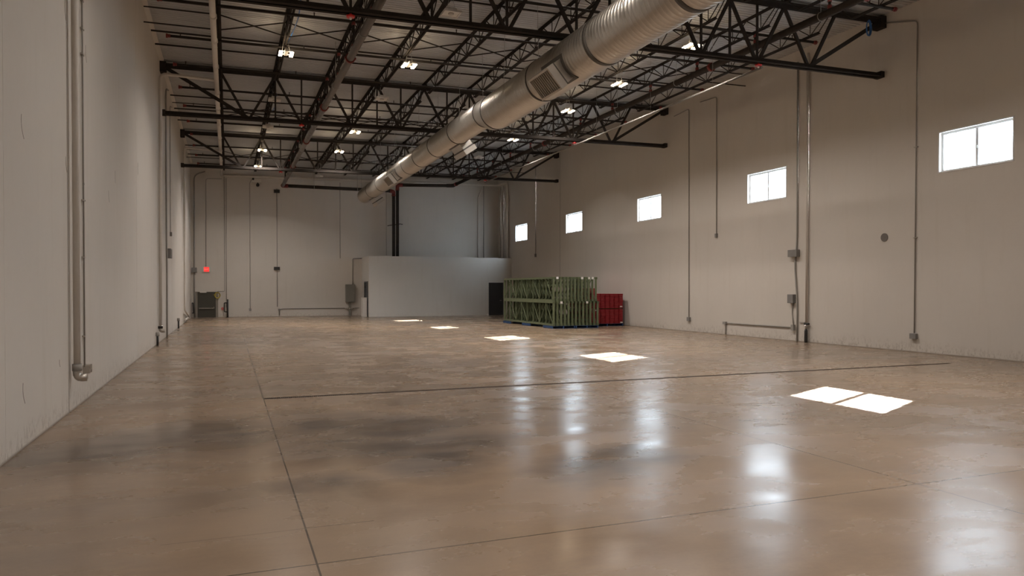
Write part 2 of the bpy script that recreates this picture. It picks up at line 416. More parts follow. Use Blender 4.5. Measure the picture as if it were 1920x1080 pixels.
# ------------------------------------------------------------------ roof trusses
def angles(bb, x0, x1, y, zf, flip):
    """two back-to-back angles following the roof pitch; flip: outstanding legs at the top"""
    for s in (-1, 1):
        for (dy0, dy1, dz0, dz1) in ((0.025, 0.040, 0, 0.135), (0.025, 0.150, 0, 0.016)):
            if flip: dz0, dz1 = -dz1, -dz0
            ya, yb2 = sorted((y + s * dy0, y + s * dy1))
            bb.add([(x0, ya, zf(x0) + dz0), (x1, ya, zf(x1) + dz0), (x1, yb2, zf(x1) + dz0), (x0, yb2, zf(x0) + dz0),
                    (x0, ya, zf(x0) + dz1), (x1, ya, zf(x1) + dz1), (x1, yb2, zf(x1) + dz1), (x0, yb2, zf(x0) + dz1)],
                   ((0, 3, 2, 1), (4, 5, 6, 7), (0, 1, 5, 4), (1, 2, 6, 5), (2, 3, 7, 6), (3, 0, 4, 7)))
TR = ['first', 'second', 'third']
TPL = ['above the drain', 'at mid hall', 'before the end wall']
for ti, ty in enumerate(TRUSS_Y):
    t = thing('roof_truss', 'dark steel roof truss, %s from the camera, %s' % (TR[ti], TPL[ti]), 'roof truss', (XL, ty, zchord(XL)), 'dark steel trusses across the hall')
    zt = lambda x: zdeck(x) - 0.11
    bb = MB(); angles(bb, XL + .02, XR - .02, ty, zt, True); bb.build('top_chord', M['steel'], t)
    bb = MB(); angles(bb, XL + .06, XR - .10, ty, zchord, False); bb.build('bottom_chord', M['steel'], t)
    zt2 = lambda x: zt(x) - .09; zb2 = lambda x: zchord(x) + .08
    def web(a, c, w, nm):
        q = MB(); q.bar(a, c, w, w * 0.9, (0, 1, 0)); q.build(nm, M['steel'], t)
    web((XL + .12, ty, zt2(XL)), (BOTN[0], ty, zb2(BOTN[0])), .105, 'end_diagonal')
    web((XR - .12, ty, zt2(XR)), (BOTN[8], ty, zb2(BOTN[8])), .105, 'end_diagonal')
    for k in range(9):
        web((TOPN[k], ty, zt2(TOPN[k])), (BOTN[k] - .06, ty, zb2(BOTN[k])), .08, 'web_diagonal')
        web((TOPN[k + 1], ty, zt2(TOPN[k + 1])), (BOTN[k] + .06, ty, zb2(BOTN[k])), .08, 'web_diagonal')
        if 0 < k < 8: web((BOTN[k], ty, zb2(BOTN[k])), (BOTN[k], ty, zt2(BOTN[k])), .055, 'web_post')
    for k in (1, 3, 5, 7): web((TOPN[k], ty, zt2(TOPN[k])), (TOPN[k], ty, zb2(TOPN[k])), .055, 'web_post')
    for xw, s in ((XL, 1), (XR, -1)):
        q = MB(); xa, xb = sorted((xw + s * .001, xw + s * .20)); q.box((xa, ty - .17, zt(xw) - .30), (xb, ty + .17, zt(xw) + .05)); q.build('bearing_seat', M['steel'], t)
        q = MB(); xa, xb = sorted((xw + s * .02, xw + s * .16)); q.box((xa, ty - .13, zchord(xw) - .02), (xb, ty + .13, zchord(xw) + .16)); q.build('chord_clip', M['steel'], t)

# ------------------------------------------------------------------ open-web joists
def joist_proto(L, label, loc):
    j = thing('bar_joist', label, 'roof joist', loc, 'open-web joists under the roof deck')
    x, y, z = loc                                                     # z = deck underside
    def pr2(y0, y1, z0, z1, flip):
        bb = MB()
        for s in (-1, 1):
            xa, xb = sorted((x + s * .012, x + s * .066)); bb.box((xa, y0, (z1 - .008 if flip else z0)), (xb, y1, (z1 if flip else z0 + .008)))
            xa, xb = sorted((x + s * .012, x + s * .020)); bb.box((xa, y0, z0), (xb, y1, z1))
        return bb
    pr2(y + .02, y + L - .02, z - .062, z - .003, True).build('top_chord', M['steel'], j)
    pr2(y + .60, y + L - .60, z - .53, z - .475, False).build('bottom_chord', M['steel'], j)
    for ys_ in (y + .0, y + L - .22):
        q = MB(); q.box((x - .06, ys_, z - .11), (x + .06, ys_ + .22, z - .062)); q.build('seat', M['steel'], j)
    nodes = []; yy = 0.96
    while yy < L - 0.9: nodes.append(yy); yy += 1.28
    bar = MB(); post = MB()
    for n in nodes:
        zb_, zt_ = z - .50, z - .045
        bar.tube([(x, y + n - .64, zt_), (x, y + n, zb_), (x, y + n + .64, zt_)], .016, 6)
        post.tube([(x, y + n, zb_), (x, y + n, zt_)], .013, 6)
    bar.tube([(x, y + .15, z - .08), (x, y + .62, z - .50)], .016, 6); bar.tube([(x, y + L - .15, z - .08), (x, y + L - .62, z - .50)], .016, 6)
    bar.build('web_bar', M['steel'], j); post.build('web_posts', M['steel'], j)['kind'] = 'stuff'
    return j
BAYN = ['in the bay above the camera', 'between the first and second truss', 'between the second and third truss', 'between the third truss and end wall']
for bi, (ya, yb_) in enumerate(BAYS):
    proto = None
    for k in range(10):
        lab = 'dark open-web joist, %s line from the windowless wall, %s' % (ORD[k], BAYN[bi])
        loc = (TOPN[k], ya, zdeck(TOPN[k]))
        if proto is None: proto = joist_proto(yb_ - ya, lab, loc); pt = tree(proto)
        else: dup(proto, pt, loc, lab)

# bridging between joists
def bridge(name, label, mats, build):
    bb = MB(); build(bb); o = bb.build(name, mats); tag(o, label, 'bridging', 'thin steel bridging between joists'); return o
bi = 0
for y in (24.45, 25.75, 32.3, 34.6, 36.9, 43.2, 46.0, 19.2, 13.3):
    def fn(bb, y=y): bb.add([(XL + .02, y - .018, zdeck(XL) - .11), (16.6, y - .018, zdeck(16.6) - .11), (16.6, y + .018, zdeck(16.6) - .11), (XL + .02, y + .018, zdeck(XL) - .11),
                             (XL + .02, y - .018, zdeck(XL) - .066), (16.6, y - .018, zdeck(16.6) - .066), (16.6, y + .018, zdeck(16.6) - .066), (XL + .02, y + .018, zdeck(XL) - .066)],
                            ((0, 3, 2, 1), (4, 5, 6, 7), (0, 1, 5, 4), (1, 2, 6, 5), (2, 3, 7, 6), (3, 0, 4, 7)))
    n = sorted((24.45, 25.75, 32.3, 34.6, 36.9, 43.2, 46.0, 19.2, 13.3)).index(y)
    bridge('bridging_rod', 'thin straight bridging rod across all joists, %s such row from camera' % ORD[n], M['steel'], fn)
for n, y in enumerate((22.5, 33.6, 44.6)):
    t = thing('cross_bridging', 'row of crossed braces between joists, %s' % ('past the first truss', 'past the second truss', 'nearest the end wall')[n], 'bridging', (XL, y, zdeck(XL)), 'crossed bridging rows')
    for k in range(9):
        xa, xb = TOPN[k], TOPN[k + 1]
        q = MB(); q.bar((xa, y - .02, zdeck(xa) - .07), (xb, y - .02, zdeck(xb) - .50), .030, .030); q.build('brace', M['steel'], t)
        q = MB(); q.bar((xa, y + .02, zdeck(xa) - .50), (xb, y + .02, zdeck(xb) - .07), .030, .030); q.build('brace', M['steel'], t)
    for dz in (.07, .50):
        q = MB(); q.bar((XL + .01, y, zdeck(XL) - dz), (TOPN[0], y, zdeck(TOPN[0]) - dz), .03, .03); q.build('end_strut', M['steel'], t)
        q = MB(); q.bar((TOPN[9], y, zdeck(TOPN[9]) - dz), (XR - .01, y, zdeck(XR) - dz), .03, .03); q.build('end_strut', M['steel'], t)

# ------------------------------------------------------------------ sprinkler mains and branches
BR_Y = [14.6 + 2.85 * k for k in range(12)]
def zbr(x): return 9.10 + 0.0152 * (x - XL) - 0.03
LMX, LMZ, RMX, RMZ = 3.25, 8.33, 14.52, 8.95
for k, y in enumerate(BR_Y):
    t = thing('sprinkler_branch_pipe', 'thin black sprinkler branch pipe across the hall, %s from the camera end' % ORD[k], 'sprinkler pipe', (-1.63, y, zbr(-1.63)), 'sprinkler branch pipes')
    q = MB(); q.tube([(-1.60, y, zbr(-1.6)), (16.80, y, zbr(16.8))], .038, 10); q.build('pipe', M['pipe'], t)
    for xe, s in ((-1.63, 1), (16.83, -1)):
        q = MB(); q.tube([(xe, y, zbr(xe)), (xe + s * .05, y, zbr(xe))], .062, 12); q.tube([(xe + s * .05, y, zbr(xe)), (xe + s * .12, y, zbr(xe))], .048, 12); q.build('end_cap', M['red'], t)
    for xh in (-1.25, 2.2, 6.2, 10.1, 15.9):
        q = MB(); q.tube([(xh, y, zbr(xh) + .03), (xh, y, zbr(xh) + .10)], .014, 6); q.disc((xh, y, zbr(xh) + .115), (0, 0, 1), .026, .01, 10); q.build('sprinkler_head', M['pipe'], t)
    for xr_, zr in ((LMX, LMZ), (RMX, RMZ)):
        if xr_ == LMX and y > 47: continue
        q = MB(); q.tube([(xr_, y, zr + .10), (xr_, y, zbr(xr_) - .03)], .036, 10); rz = q.build('riser', M['pipe'], t)
        for zc in (zr + .15, zbr(xr_) - .05):
            q = MB(); q.tube([(xr_, y, zc - .045), (xr_, y, zc + .045)], .055, 12); q.build('coupling', M['red'], rz)
def main_pipe(label, x, z, y0, y1, r, cps, hang, mat):
    t = thing('sprinkler_main_pipe', label, 'sprinkler pipe', (x, y0, z))
    q = MB(); q.tube([(x, y0, z), (x, y1, z)], r, 18); q.build('pipe', mat, t)
    for y in cps:
        q = MB(); q.tube([(x, y - .05, z), (x, y + .05, z)], r + .035, 18); q.cbox((x + r + .03, y, z), (.05, .06, .05)); q.cbox((x - r - .03, y, z), (.05, .06, .05)); q.build('coupling', M['red'], t)
    for y in hang:
        q = MB()
        for s in (-1, 1): pass
        ring = [(x + math.cos(a) * (r + .012), y, z + math.sin(a) * (r + .012)) for a in [math.pi * 2 * i / 16 for i in range(17)]]
        q.tube(ring, .010, 5); q.tube([(x, y, z + r + .01), (x, y, zdeck(x) - .01)], .007, 5); q.build('hanger', M['conduit'], t)
    return t
lm = main_pipe('fat brown sprinkler main running the hall nearest the windowless wall', LMX, LMZ, 4.0, 48.2, .105, (6.0, 20.9, 26.9, 33.3, 40.4), (9, 15.5, 18.7, 23.9, 29.9, 35.5, 42, 46), M['mainpipe'])
rm = main_pipe('long black sprinkler main running the hall nearest the windowed wall', RMX, RMZ, 4.0, 48.2, .100, (6.0, 13.4, 19.54, 32.75), (9, 14.9, 21.5, 25.6, 34, 38.6, 44), M['pipe'])

# fire riser pair on the end wall
R1, R2, RY = 10.50, 10.76, 48.95
t = thing('fire_riser_pipe', 'black riser pipe fed by the brown main, with red elbow, thinner-side twin', 'riser pipe', (R1, RY, 3.932), 'paired black risers on the end wall')
t['label'] = 'black riser pipe whose red elbow takes the low cross pipe from the brown main'
q = MB(); q.tube([(R1, RY, 3.932), (R1, RY, 8.28)], .105, 16); q.build('riser', M['pipe'], t)
q = MB(); q.bend([(R1, RY, 8.22), (R1, RY, 8.42), (R1 - .32, 48.75, 8.42)], .125, 14, .14); q.build('elbow', M['red'], t)
q = MB(); q.tube([(R1 - .30, 48.75, 8.42), (LMX + .2, 48.25, 8.345)], .105, 16); q.build('cross_pipe', M['pipe'], t)
q = MB(); q.bend([(LMX + .32, 48.26, 8.345), (LMX, 48.22, 8.34), (LMX, 47.95, 8.33)], .125, 14, .15); q.build('elbow', M['red'], t)
q = MB(); q.tube([(R1, RY, 8.10), (R1, RY, 8.20)], .135, 16); q.build('coupling', M['red'], t)
for x in (5.2, 8.0):
    q = MB(); zz = 8.345 + (x - LMX) / (R1 - LMX) * .075; yy = 48.25 + (x - LMX) / (R1 - LMX) * .5; q.tube([(x, yy, zz + .1), (x, yy, zdeck(x) - .02)], .010, 5); q.cbox((x, yy, zz), (.03, .24, .24)); q.build('hanger', M['conduit'], t)
t = thing('fire_riser_pipe', 'black riser pipe whose upper cross pipe joins the main by the windowed wall', 'riser pipe', (R2, RY, 3.932), 'paired black risers on the end wall')
q = MB(); q.tube([(R2, RY, 3.932), (R2, RY, 8.62)], .105, 16); q.build('riser', M['pipe'], t)
q = MB(); q.bend([(R2, RY, 8.56), (R2, RY, 8.87), (R2 + .36, 48.85, 8.87)], .125, 14, .18); q.build('elbow', M['red'], t)
q = MB(); q.tube([(R2 + .34, 48.85, 8.87), (RMX - .25, 48.35, 8.93)], .105, 16); q.build('cross_pipe', M['pipe'], t)
q = MB(); q.bend([(RMX - .45, 48.40, 8.93), (RMX, 48.32, 8.94), (RMX, 47.95, 8.95)], .125, 14, .2); q.build('elbow', M['pipe'], t)
q = MB(); q.tube([(RMX, 47.5, 8.95), (RMX, 47.75, 8.95)], .13, 16); q.build('coupling', M['red'], t)
q = MB(); q.tube([(R1 - .42, RY + .02, 6.08), (R1 - .2, RY - .16, 6.12), (R2 + .15, RY - .16, 6.22), (R2 + .35, RY, 6.22)], .022, 6); q.build('bracket', M['steel'], t)
q = MB(); q.tube([(R2, RY, 8.50), (R2, RY, 8.60)], .135, 16); q.build('coupling', M['red'], t)

# ------------------------------------------------------------------ air duct
DX = 7.67
t = thing('air_duct', 'long round galvanised spiral air duct hung under the trusses', 'air duct', (DX, 4.0, 7.2))
def duct_section(y0, y1, zc, r, spiral=True, n=44):
    p = 0.135; ys_ = []; y = y0
    while y < y1 - 1e-6:
        ys_ += [(y, 0), (y + .110, 0), (y + .114, .006), (y + .124, .006), (y + .128, 0)]
        y += p
    ys_ = [(a, c) for a, c in ys_ if a < y1] + [(y1, 0)]
    bb = MB(); o = 0
    for (yy, dr) in ys_:
        for j in range(n):
            a = 2 * math.pi * j / n
            sk = p * (j / n) if spiral else 0
            yv = min(max(yy + sk, y0), y1)
            bb.v.append((DX + math.cos(a) * (r + dr), yv, zc + math.sin(a) * (r + dr)))
    for i in range(len(ys_) - 1):
        for j in range(n):
            k = (j + 1) % n
            bb.f.append((i * n + j, (i + 1) * n + j, (i + 1) * n + k, i * n + k)); bb.sm.append(True)
    return bb.build('duct_section', M['duct'], t)
def duct_band(y, zc, r, w, mat='band'):
    q = MB(); q.tube([(DX, y - w / 2, zc), (DX, y + w / 2, zc)], r + .016, 44); q.build('band', M[mat], t)
BIG = [4.0, 7.4, 10.77, 14.03, 17.3, 20.9]
for i in range(len(BIG) - 1): duct_section(BIG[i], BIG[i + 1], 7.22, .535)
for y, w in ((7.4, .09), (10.77, .13), (14.03, .13), (17.3, .04), (20.9, .05)): duct_band(y, 7.22, .535, w)
# reducer
bb = MB(); n = 44
for (yy, zc, r) in ((20.92, 7.22, .535), (21.3, 7.25, .52), (21.7, 7.37, .45), (21.95, 7.39, .432)):
    for j in range(n):
        a = 2 * math.pi * j / n; bb.v.append((DX + math.cos(a) * r, yy, zc + math.sin(a) * r))
for i in range(3):
    for j in range(n): k = (j + 1) % n; bb.f.append((i * n + j, (i + 1) * n + j, (i + 1) * n + k, i * n + k)); bb.sm.append(True)
bb.build('reducer', M['duct'], t)
SMALL = [21.95, 24.85, 27.6, 30.1, 32.2, 35.35, 38.4, 41.2, 43.9]
for i in range(len(SMALL) - 1): duct_section(SMALL[i], SMALL[i + 1], 7.40, .43)
for y in SMALL[:-1]: duct_band(y, 7.40, .43, .035)
q = MB(); q.tube([(DX, 43.88, 7.4), (DX, 43.95, 7.4)], .438, 44); q.build('end_cap', M['duct'], t)
for y in (8, 12.4, 18.9, 23.4, 29, 33.6, 37, 42.6):
    zc, r = (7.22, .54) if y < 21 else (7.40, .436)
    q = MB()
    for s in (-1, 1): q.tube([(DX + s * r * .985, y, zc), (DX + s * r * .9, y, zdeck(DX) - .02)], .006, 5)
    q.build('hanger', M['conduit'], t)
def register(yc, L, zc, r, ang):
    """saddle collar and louvred grille box on the side of the duct; ang = direction in the XZ plane"""
    d = Vector((math.cos(ang), 0, math.sin(ang))); u = Vector((-d.z, 0, d.x)); c0 = Vector((DX, yc, zc))
    R = Matrix((( d.x, 0, u.x), (0, 1, 0), (d.z, 0, u.z)))         # local x -> outwards, y -> along duct, z -> around
    g = MB()                                                        # dark gasket saddle wrapped on the duct
    for side in range(2):
        pass
    nseg = 10; a0, a1 = -0.66, 0.66
    for i in range(nseg):
        t0 = ang + a0 + (a1 - a0) * i / nseg; t1 = ang + a0 + (a1 - a0) * (i + 1) / nseg
        for rr0, rr1 in ((r - .01, r + .02),):
            pts = []
            for tt in (t0, t1):
                for rr in (rr0, rr1):
                    for yy in (yc - L / 2, yc + L / 2): pts.append((DX + math.cos(tt) * rr, yy, zc + math.sin(tt) * rr))
            g.add(pts, ((0, 1, 3, 2), (4, 6, 7, 5), (0, 4, 5, 1), (2, 3, 7, 6), (0, 2, 6, 4), (1, 5, 7, 3)))
    sad = g.build('saddle', M['band'], t)
    w = 2 * r * math.sin(0.52)
    def lb(mb, a, c):
        (x0, y0, z0), (x1, y1, z1) = a, c
        vs = [c0 + R @ Vector(p) for p in ((x0, y0, z0), (x1, y0, z0), (x1, y1, z0), (x0, y1, z0), (x0, y0, z1), (x1, y0, z1), (x1, y1, z1), (x0, y1, z1))]
        mb.add(vs, ((0, 3, 2, 1), (4, 5, 6, 7), (0, 1, 5, 4), (1, 2, 6, 5), (2, 3, 7, 6), (3, 0, 4, 7)))
    q = MB(); lb(q, (r - .10, -L / 2 + .10, -w / 2), (r + .17, L / 2 - .08, w / 2)); q.build('collar', M['duct'], sad)
    q = MB(); lb(q, (r + .17, -L / 2 + .05, -w / 2 - .01), (r + .22, L / 2 - .03, w / 2 + .01)); q.build('damper_band', M['band'], sad)
    q = MB(); y0, y1 = -L / 2 + .02, L / 2; xo = r + .40
    lb(q, (r + .22, y0, -w / 2 - .03), (r + .30, y1, w / 2 + .03))
    for a, c in (((r + .30, y0, -w / 2 - .03), (xo, y1, -w / 2 + .02)), ((r + .30, y0, w / 2 - .02), (xo, y1, w / 2 + .03)), ((r + .30, y0, -w / 2 + .02), (xo, y0 + .05, w / 2 - .02)), ((r + .30, y1 - .05, -w / 2 + .02), (xo, y1, w / 2 - .02))): lb(q, a, c)
    q.build('grille_box', M['louvre'], sad)
    q = MB(); nl = 11
    for i in range(nl):
        yy = y0 + .08 + (y1 - y0 - .16) * i / (nl - 1); lb(q, (r + .31, yy - .008, -w / 2 + .02), (xo - .015, yy + .008, w / 2 - .02))
    q.build('louvre_blades', M['louvre'], sad)
register(15.7, 1.15, 7.22, .535, math.radians(221))
register(34.0, 1.2, 7.40, .43, math.radians(221))
register(25.4, 1.25, 7.40, .43, math.radians(305))
register(41.8, 1.25, 7.40, .43, math.radians(305))

# ------------------------------------------------------------------ ceiling lights
LIT = {1: ((22.6, 1), (38.7, 1), (43.9, 1), (17.9, 0), (28.3, 0), (33.1, 0), (12.5, 1), (7.3, 0)),
       3: ((22.57, 1), (33.0, 1), (38.0, 1), (17.95, 0), (26.9, 0), (46.7, 0), (12.5, 1), (7.3, 1)),
       7: ((18.07, 1), (22.35, 1), (26.45, 1), (32.5, 1), (37.6, 0), (12.5, 1), (7.3, 1))}
LZ = 8.85
def fixture(lit, label, loc):
    t = thing('ceiling_light', label, 'ceiling light', loc, 'white twin-bar lights hung under the joists')
    x, y, z = loc
    q = MB()
    if lit:
        q.box((x - .045, y - .24, z), (x + .045, y + .24, z + .07))
        for dy in (-.15, .15): q.box((x - .20, y + dy - .015, z + .004), (x + .20, y + dy + .015, z + .03))
    else:
        q.box((x - .21, y - .21, z), (x + .21, y + .21, z + .035)); q.box((x - .10, y - .16, z + .035), (x + .10, y + .16, z + .10))
        for s in (-1, 1):
            q.box((x + s * .21 - .012, y - .22, z - .025), (x + s * .21 + .012, y + .22, z + .035)); q.box((x - .21, y + s * .21 - .012, z - .025), (x + .21, y + s * .21 + .012, z + .035))
    q.build('housing', M['white'], t)
    if lit:
        for s in (-1, 1):
            q = MB(); q.box((x + s * .155 - .048, y - .22, z - .03), (x + s * .155 + .048, y + .22, z - .002)); q.build('light_bar', M['lamp'], t)
    else:
        q = MB(); q.disc((x, y, z - .012), (0, 0, 1), .075, .024, 18); q.build('sensor_lens', M['lens'], t)
    for s in (-1, 1):
        q = MB(); q.tube([(x + s * .12, y, z + .02), (x + s * .03, y, z + .52)], .005, 5); q.build('hanger_wire', M['conduit'], t)
    return t
protos = {}
ROWN = {1: 'row by windowless wall', 3: 'row between main and duct', 7: 'row by windowed wall'}
for k, lst in LIT.items():
    for lit in (1, 0):
        ls = sorted(y for y, l in lst if l == lit)
        for n, y in enumerate(ls):
            vis = [q for q in ls if q > 14]
            if y > 14: lab = '%s ceiling light, %s from camera in %s' % ('glowing' if lit else 'unlit white square', ORD[vis.index(y)], ROWN[k])
            else: lab = '%s ceiling light over the camera end, %s in the %s' % ('glowing' if lit else 'unlit', ORD[n], ROWN[k])
            loc = (TOPN[k], y, LZ + .0152 * (TOPN[k] - 6))
            if lit not in protos: o = fixture(lit, lab, loc); protos[lit] = (o, tree(o))
            else: dup(protos[lit][0], protos[lit][1], loc, lab)

LAMP_W, LAMP_C, LAMP_S = 168.0, (1.0, 0.915, 0.85), 139
def lamp(x, y, z, w=LAMP_W):
    l = bpy.data.lights.new('lamp_light', 'AREA'); l.shape = 'RECTANGLE'; l.size = .45; l.size_y = .45; l.energy = w; l.color = LAMP_C; l.spread = math.radians(LAMP_S)
    o = bpy.data.objects.new('lamp_light', l); COL.objects.link(o); o.location = (x, y, z)
for k, lst in LIT.items():
    for y, l in lst:
        if l: lamp(TOPN[k], y, LZ + .0152 * (TOPN[k] - 6) - .05, LAMP_W * {1: .85, 3: 1.0, 7: 1.1}[k] * (1.5 if y > 37 and y != 38.7 else 0.6 if y < 14 else 1.0))
for y in (22.5, 33.0): lamp(TOPN[5], y, 8.85)             # lamps added without fixtures for an assumed lit row above the duct
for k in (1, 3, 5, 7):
    for y in (2.2, -3.0): lamp(TOPN[k], y, 8.85, LAMP_W * .6)  # unseen lamps added behind the camera, without fixtures, to brighten the near end

# alarm strobes under the truss bottom chords
STL = {0: 'first', 1: 'second', 2: 'third'}
sp = None
for ti, ty in enumerate(TRUSS_Y):
    for xi_, x in enumerate((BOTN[1], BOTN[7] + .05)):
        lab = 'small red alarm strobe under the %s truss, %s' % (STL[ti], 'toward the windowless wall' if xi_ == 0 else 'toward the windowed wall')
        loc = (x, ty, zchord(x) - .001)
        if sp is None:
            sp = thing('alarm_strobe', lab, 'alarm strobe', loc, 'red strobes hung under the trusses')
            z = loc[2]
            q = MB(); q.tube([(x, ty, z), (x, ty, z - .03), (x, ty, z - .05), (x, ty, z - .09)], .05, 16, radii=[.03, .03, .10, .085]); q.build('housing', M['bright_red'], sp)
            q = MB(); q.tube([(x, ty, z - .09), (x, ty, z - .125), (x, ty, z - .14)], .05, 14, radii=[.030, .026, .012]); q.build('lens', M['tag'], sp)
            spt = tree(sp)
        else: dup(sp, spt, loc, lab)

# ------------------------------------------------------------------ drain pipes
def pipe_thing(name, label, cat, pts, r, mat, loc, rad=.15, couplings=(), cr=None, n=12, group=None):
    t = thing(name, label, cat, loc, group)
    q = MB(); q.bend(pts, r, n, rad); q.build('pipe', M[mat], t)
    for a, c in couplings:
        q = MB(); q.tube([a, c], cr or r * 1.18, n); q.build('coupling', M[mat], t)
    return t
t = pipe_thing('roof_drain_pipe', 'pale drain pipe running the hall beside the first joist line', 'drain pipe',
    [(-.40, 19.2, 9.62), (-.34, 19.6, 8.92), (-.33, 48.95, 8.92)], .080, 'pvc', (-.33, 19.2, 8.9), .25,
    [((-.33, y - .06, 8.92), (-.33, y + .06, 8.92)) for y in (20.6, 22.6, 25.2, 28.5, 31, 34, 37, 40.4, 43.5, 46.5)])
for y in (21.5, 24, 27, 30, 33, 36, 39, 42, 45):
    q = MB(); q.tube([(-.33, y, 8.99), (-.25, y, 9.2)], .006, 5); q.build('hanger', M['conduit'], t)
t = pipe_thing('roof_drain_pipe', 'pale drain pipe crossing high along the end wall, dropping by the windowed wall', 'drain pipe',
    [(-.33, 49.10, 8.93), (XR - .22, 49.10, 9.24), (XR - .13, 47.35, 9.24), (XR - .13, 47.35, 3.95)], .075, 'pvc', (XR - .13, 47.35, 3.95), .18)
t = pipe_thing('roof_drain_pipe', 'thick pale downpipe on windowless wall with capped clean-out, closest to the camera', 'downpipe',
    [(XL + .09, 12.2, 9.5), (XL + .09, 12.2, .66)], .046, 'pvc', (XL + .09, 12.2, .5))
q = MB(); q.bend([(XL + .09, 12.2, .70), (XL + .09, 12.2, .50), (XL + .22, 12.2, .50)], .056, 12, .08); q.build('clean_out', M['steelbar'], t)
q = MB(); q.tube([(XL + .09, 12.2, .60), (XL + .09, 12.2, .70)], .064, 12); q.build('clamp', M['conduit'], t)
t = pipe_thing('roof_drain_pipe', 'pale downpipe on windowless wall, second from the camera, joining the hung drain', 'downpipe',
    [(-.36, 27.0, 8.96), (XL + .08, 27.0, 9.0), (XL + .08, 26.4, .55)], .050, 'pvc', (XL + .08, 26.4, .4), .2)
q = MB(); q.bend([(XL + .08, 26.4, .60), (XL + .08, 26.4, .42), (XL + .22, 26.4, .42)], .060, 10, .08); q.build('clean_out', M['steelbar'], t)
q = MB(); q.tube([(XL + .08, 26.4, .50), (XL + .08, 26.4, .58)], .072, 10); q.build('clamp', M['steel'], t)
t = pipe_thing('roof_drain_pipe', 'pale downpipe on windowless wall nearest the end wall, kicked out at the foot', 'downpipe',
    [(-.36, 40.7, 8.96), (XL + .10, 40.7, 9.0), (XL + .10, 40.7, .70), (XL + .10, 45.0, .20)], .052, 'pvc', (XL + .08, 40.7, .2), .2)
q = MB(); q.tube([(XL + .08, 41.2, .20), (XL + .08, 45.1, .20)], .05, 10); q.build('foot_pipe', M['pvc'], t)
# pale line hung along the truss bottom chords
t = pipe_thing('hung_pipe', 'thin pale pipe hung in a straight line along the truss undersides', 'pipe',
    [(13.80, 16.30, 7.94), (13.80, 39.6, 7.94)], .032, 'hung', (13.8, 16.3, 7.94))
for y in (18.5, 22, 26, 30.5, 35):
    q = MB(); q.tube([(13.80, y, 7.97), (13.80, y, zdeck(13.8) - .02)], .004, 4); q.build('hanger', M['conduit'], t)
# windowed wall downpipe
t = pipe_thing('roof_drain_pipe', 'pale downpipe on the windowed wall ending in a black standpipe', 'downpipe',
    [(XR - .07, 19.25, 9.75), (XR - .07, 19.25, .62)], .042, 'wallpipe', (XR - .09, 19.25, 0))
q = MB(); q.tube([(XR - .09, 19.25, .46), (XR - .09, 19.25, .60)], .045, 12); q.build('silver_union', M['steelbar'], t)
q = MB(); q.tube([(XR - .09, 19.25, 0), (XR - .09, 19.25, .06), (XR - .09, 19.25, .40), (XR - .09, 19.25, .46)], .05, 14, radii=[.052, .056, .052, .035]); q.build('standpipe', M['black'], t)
q = MB(); q.tube([(XR - .09, 19.12, .63), (XR - .09, 19.33, .63)], .036, 10); q.build('valve', M['black'], t)
q = MB(); q.bar((XR - .03, 19.6, .67), (XR - .03, 19.3, .67), .02, .02); q.build('bracket', M['conduit'], t)
# pipe stubs low on the windowless wall
for lab, y, h, cap in (('black pipe stub with grey cap at the foot of the windowless wall', 36.1, .34, .14), ('short dark hose bib stub beside the second downpipe', 25.6, .30, .12)):
    t = thing('pipe_stub', lab, 'pipe stub', (XL + .06, y, 0))
    q = MB(); q.tube([(XL + .06, y, 0), (XL + .06, y, h)], .035, 10); q.build('stub', M['black'], t)
    q = MB(); q.tube([(XL + .06, y, h), (XL + .06, y, h + cap)], .055, 10); q.build('cap', M['conduit'], t)

# ------------------------------------------------------------------ conduits and boxes
def conduit(label, wall, pts, r=.018, boxes=(), straps=(), rad=.12, mat='conduit'):
    r *= .8
    """wall: 'L','R','B'; pts given as (along, z) or (along, z, off)"""
    def w(p):
        a, z = p[0], p[1]; off = p[2] if len(p) > 2 else r + .012
        return {'L': (XL + off, a, z), 'R': (XR - off, a, z), 'B': (a, YB - off, z)}[wall]
    P3 = [w(p) for p in pts]
    t = thing('conduit', label, 'conduit', P3[-1])
    q = MB(); q.bend(P3, r, 8, rad); q.build('tube', M[mat], t)
    for (a, z, wd, ht, dp, mt) in boxes:
        q = MB()
        if wall == 'B': q.box((a - wd / 2, YB - dp, z - ht / 2), (a + wd / 2, YB - .002, z + ht / 2))
        elif wall == 'L': q.box((XL + .002, a - wd / 2, z - ht / 2), (XL + dp, a + wd / 2, z + ht / 2))
        else: q.box((XR - dp, a - wd / 2, z - ht / 2), (XR - .002, a + wd / 2, z + ht / 2))
        q.build('outlet_box' if wd < .2 else 'junction_box', M[mt], t)
    for (a, z) in straps:
        q = MB(); s = w((a, z, .005))
        if wall == 'L': q.box((s[0] - .004, a - .06, z - .012), (s[0] + 2 * r + .012, a + .06, z + .012))
        elif wall == 'R': q.box((s[0] - 2 * r - .012, a - .06, z - .012), (s[0] + .004, a + .06, z + .012))
        else: q.box((a - .06, s[1] - 2 * r - .012, z - .012), (a + .06, s[1] + .004, z + .012))
        q.build('strap', M['steelbar'], t)
    return t
conduit('thin conduit strapped beside the closest downpipe on the windowless wall', 'L', [(13.2, 9.5), (13.2, .56)], .016,
        [(13.32, .52, .26, .13, .09, 'steelbar')], [(13.2, z) for z in (7.0, 6.35, 5.9, 5.5, 3.2, 2.3, 1.05)])
conduit('dark conduit with square grey box midway up the windowless wall', 'L', [(31.0, 9.45), (29.75, 9.2), (29.72, 3.4), (29.85, 2.9), (29.72, 0.0)], .036, [(30.35, 3.14, .85, .34, .16, 'box')], rad=.5)
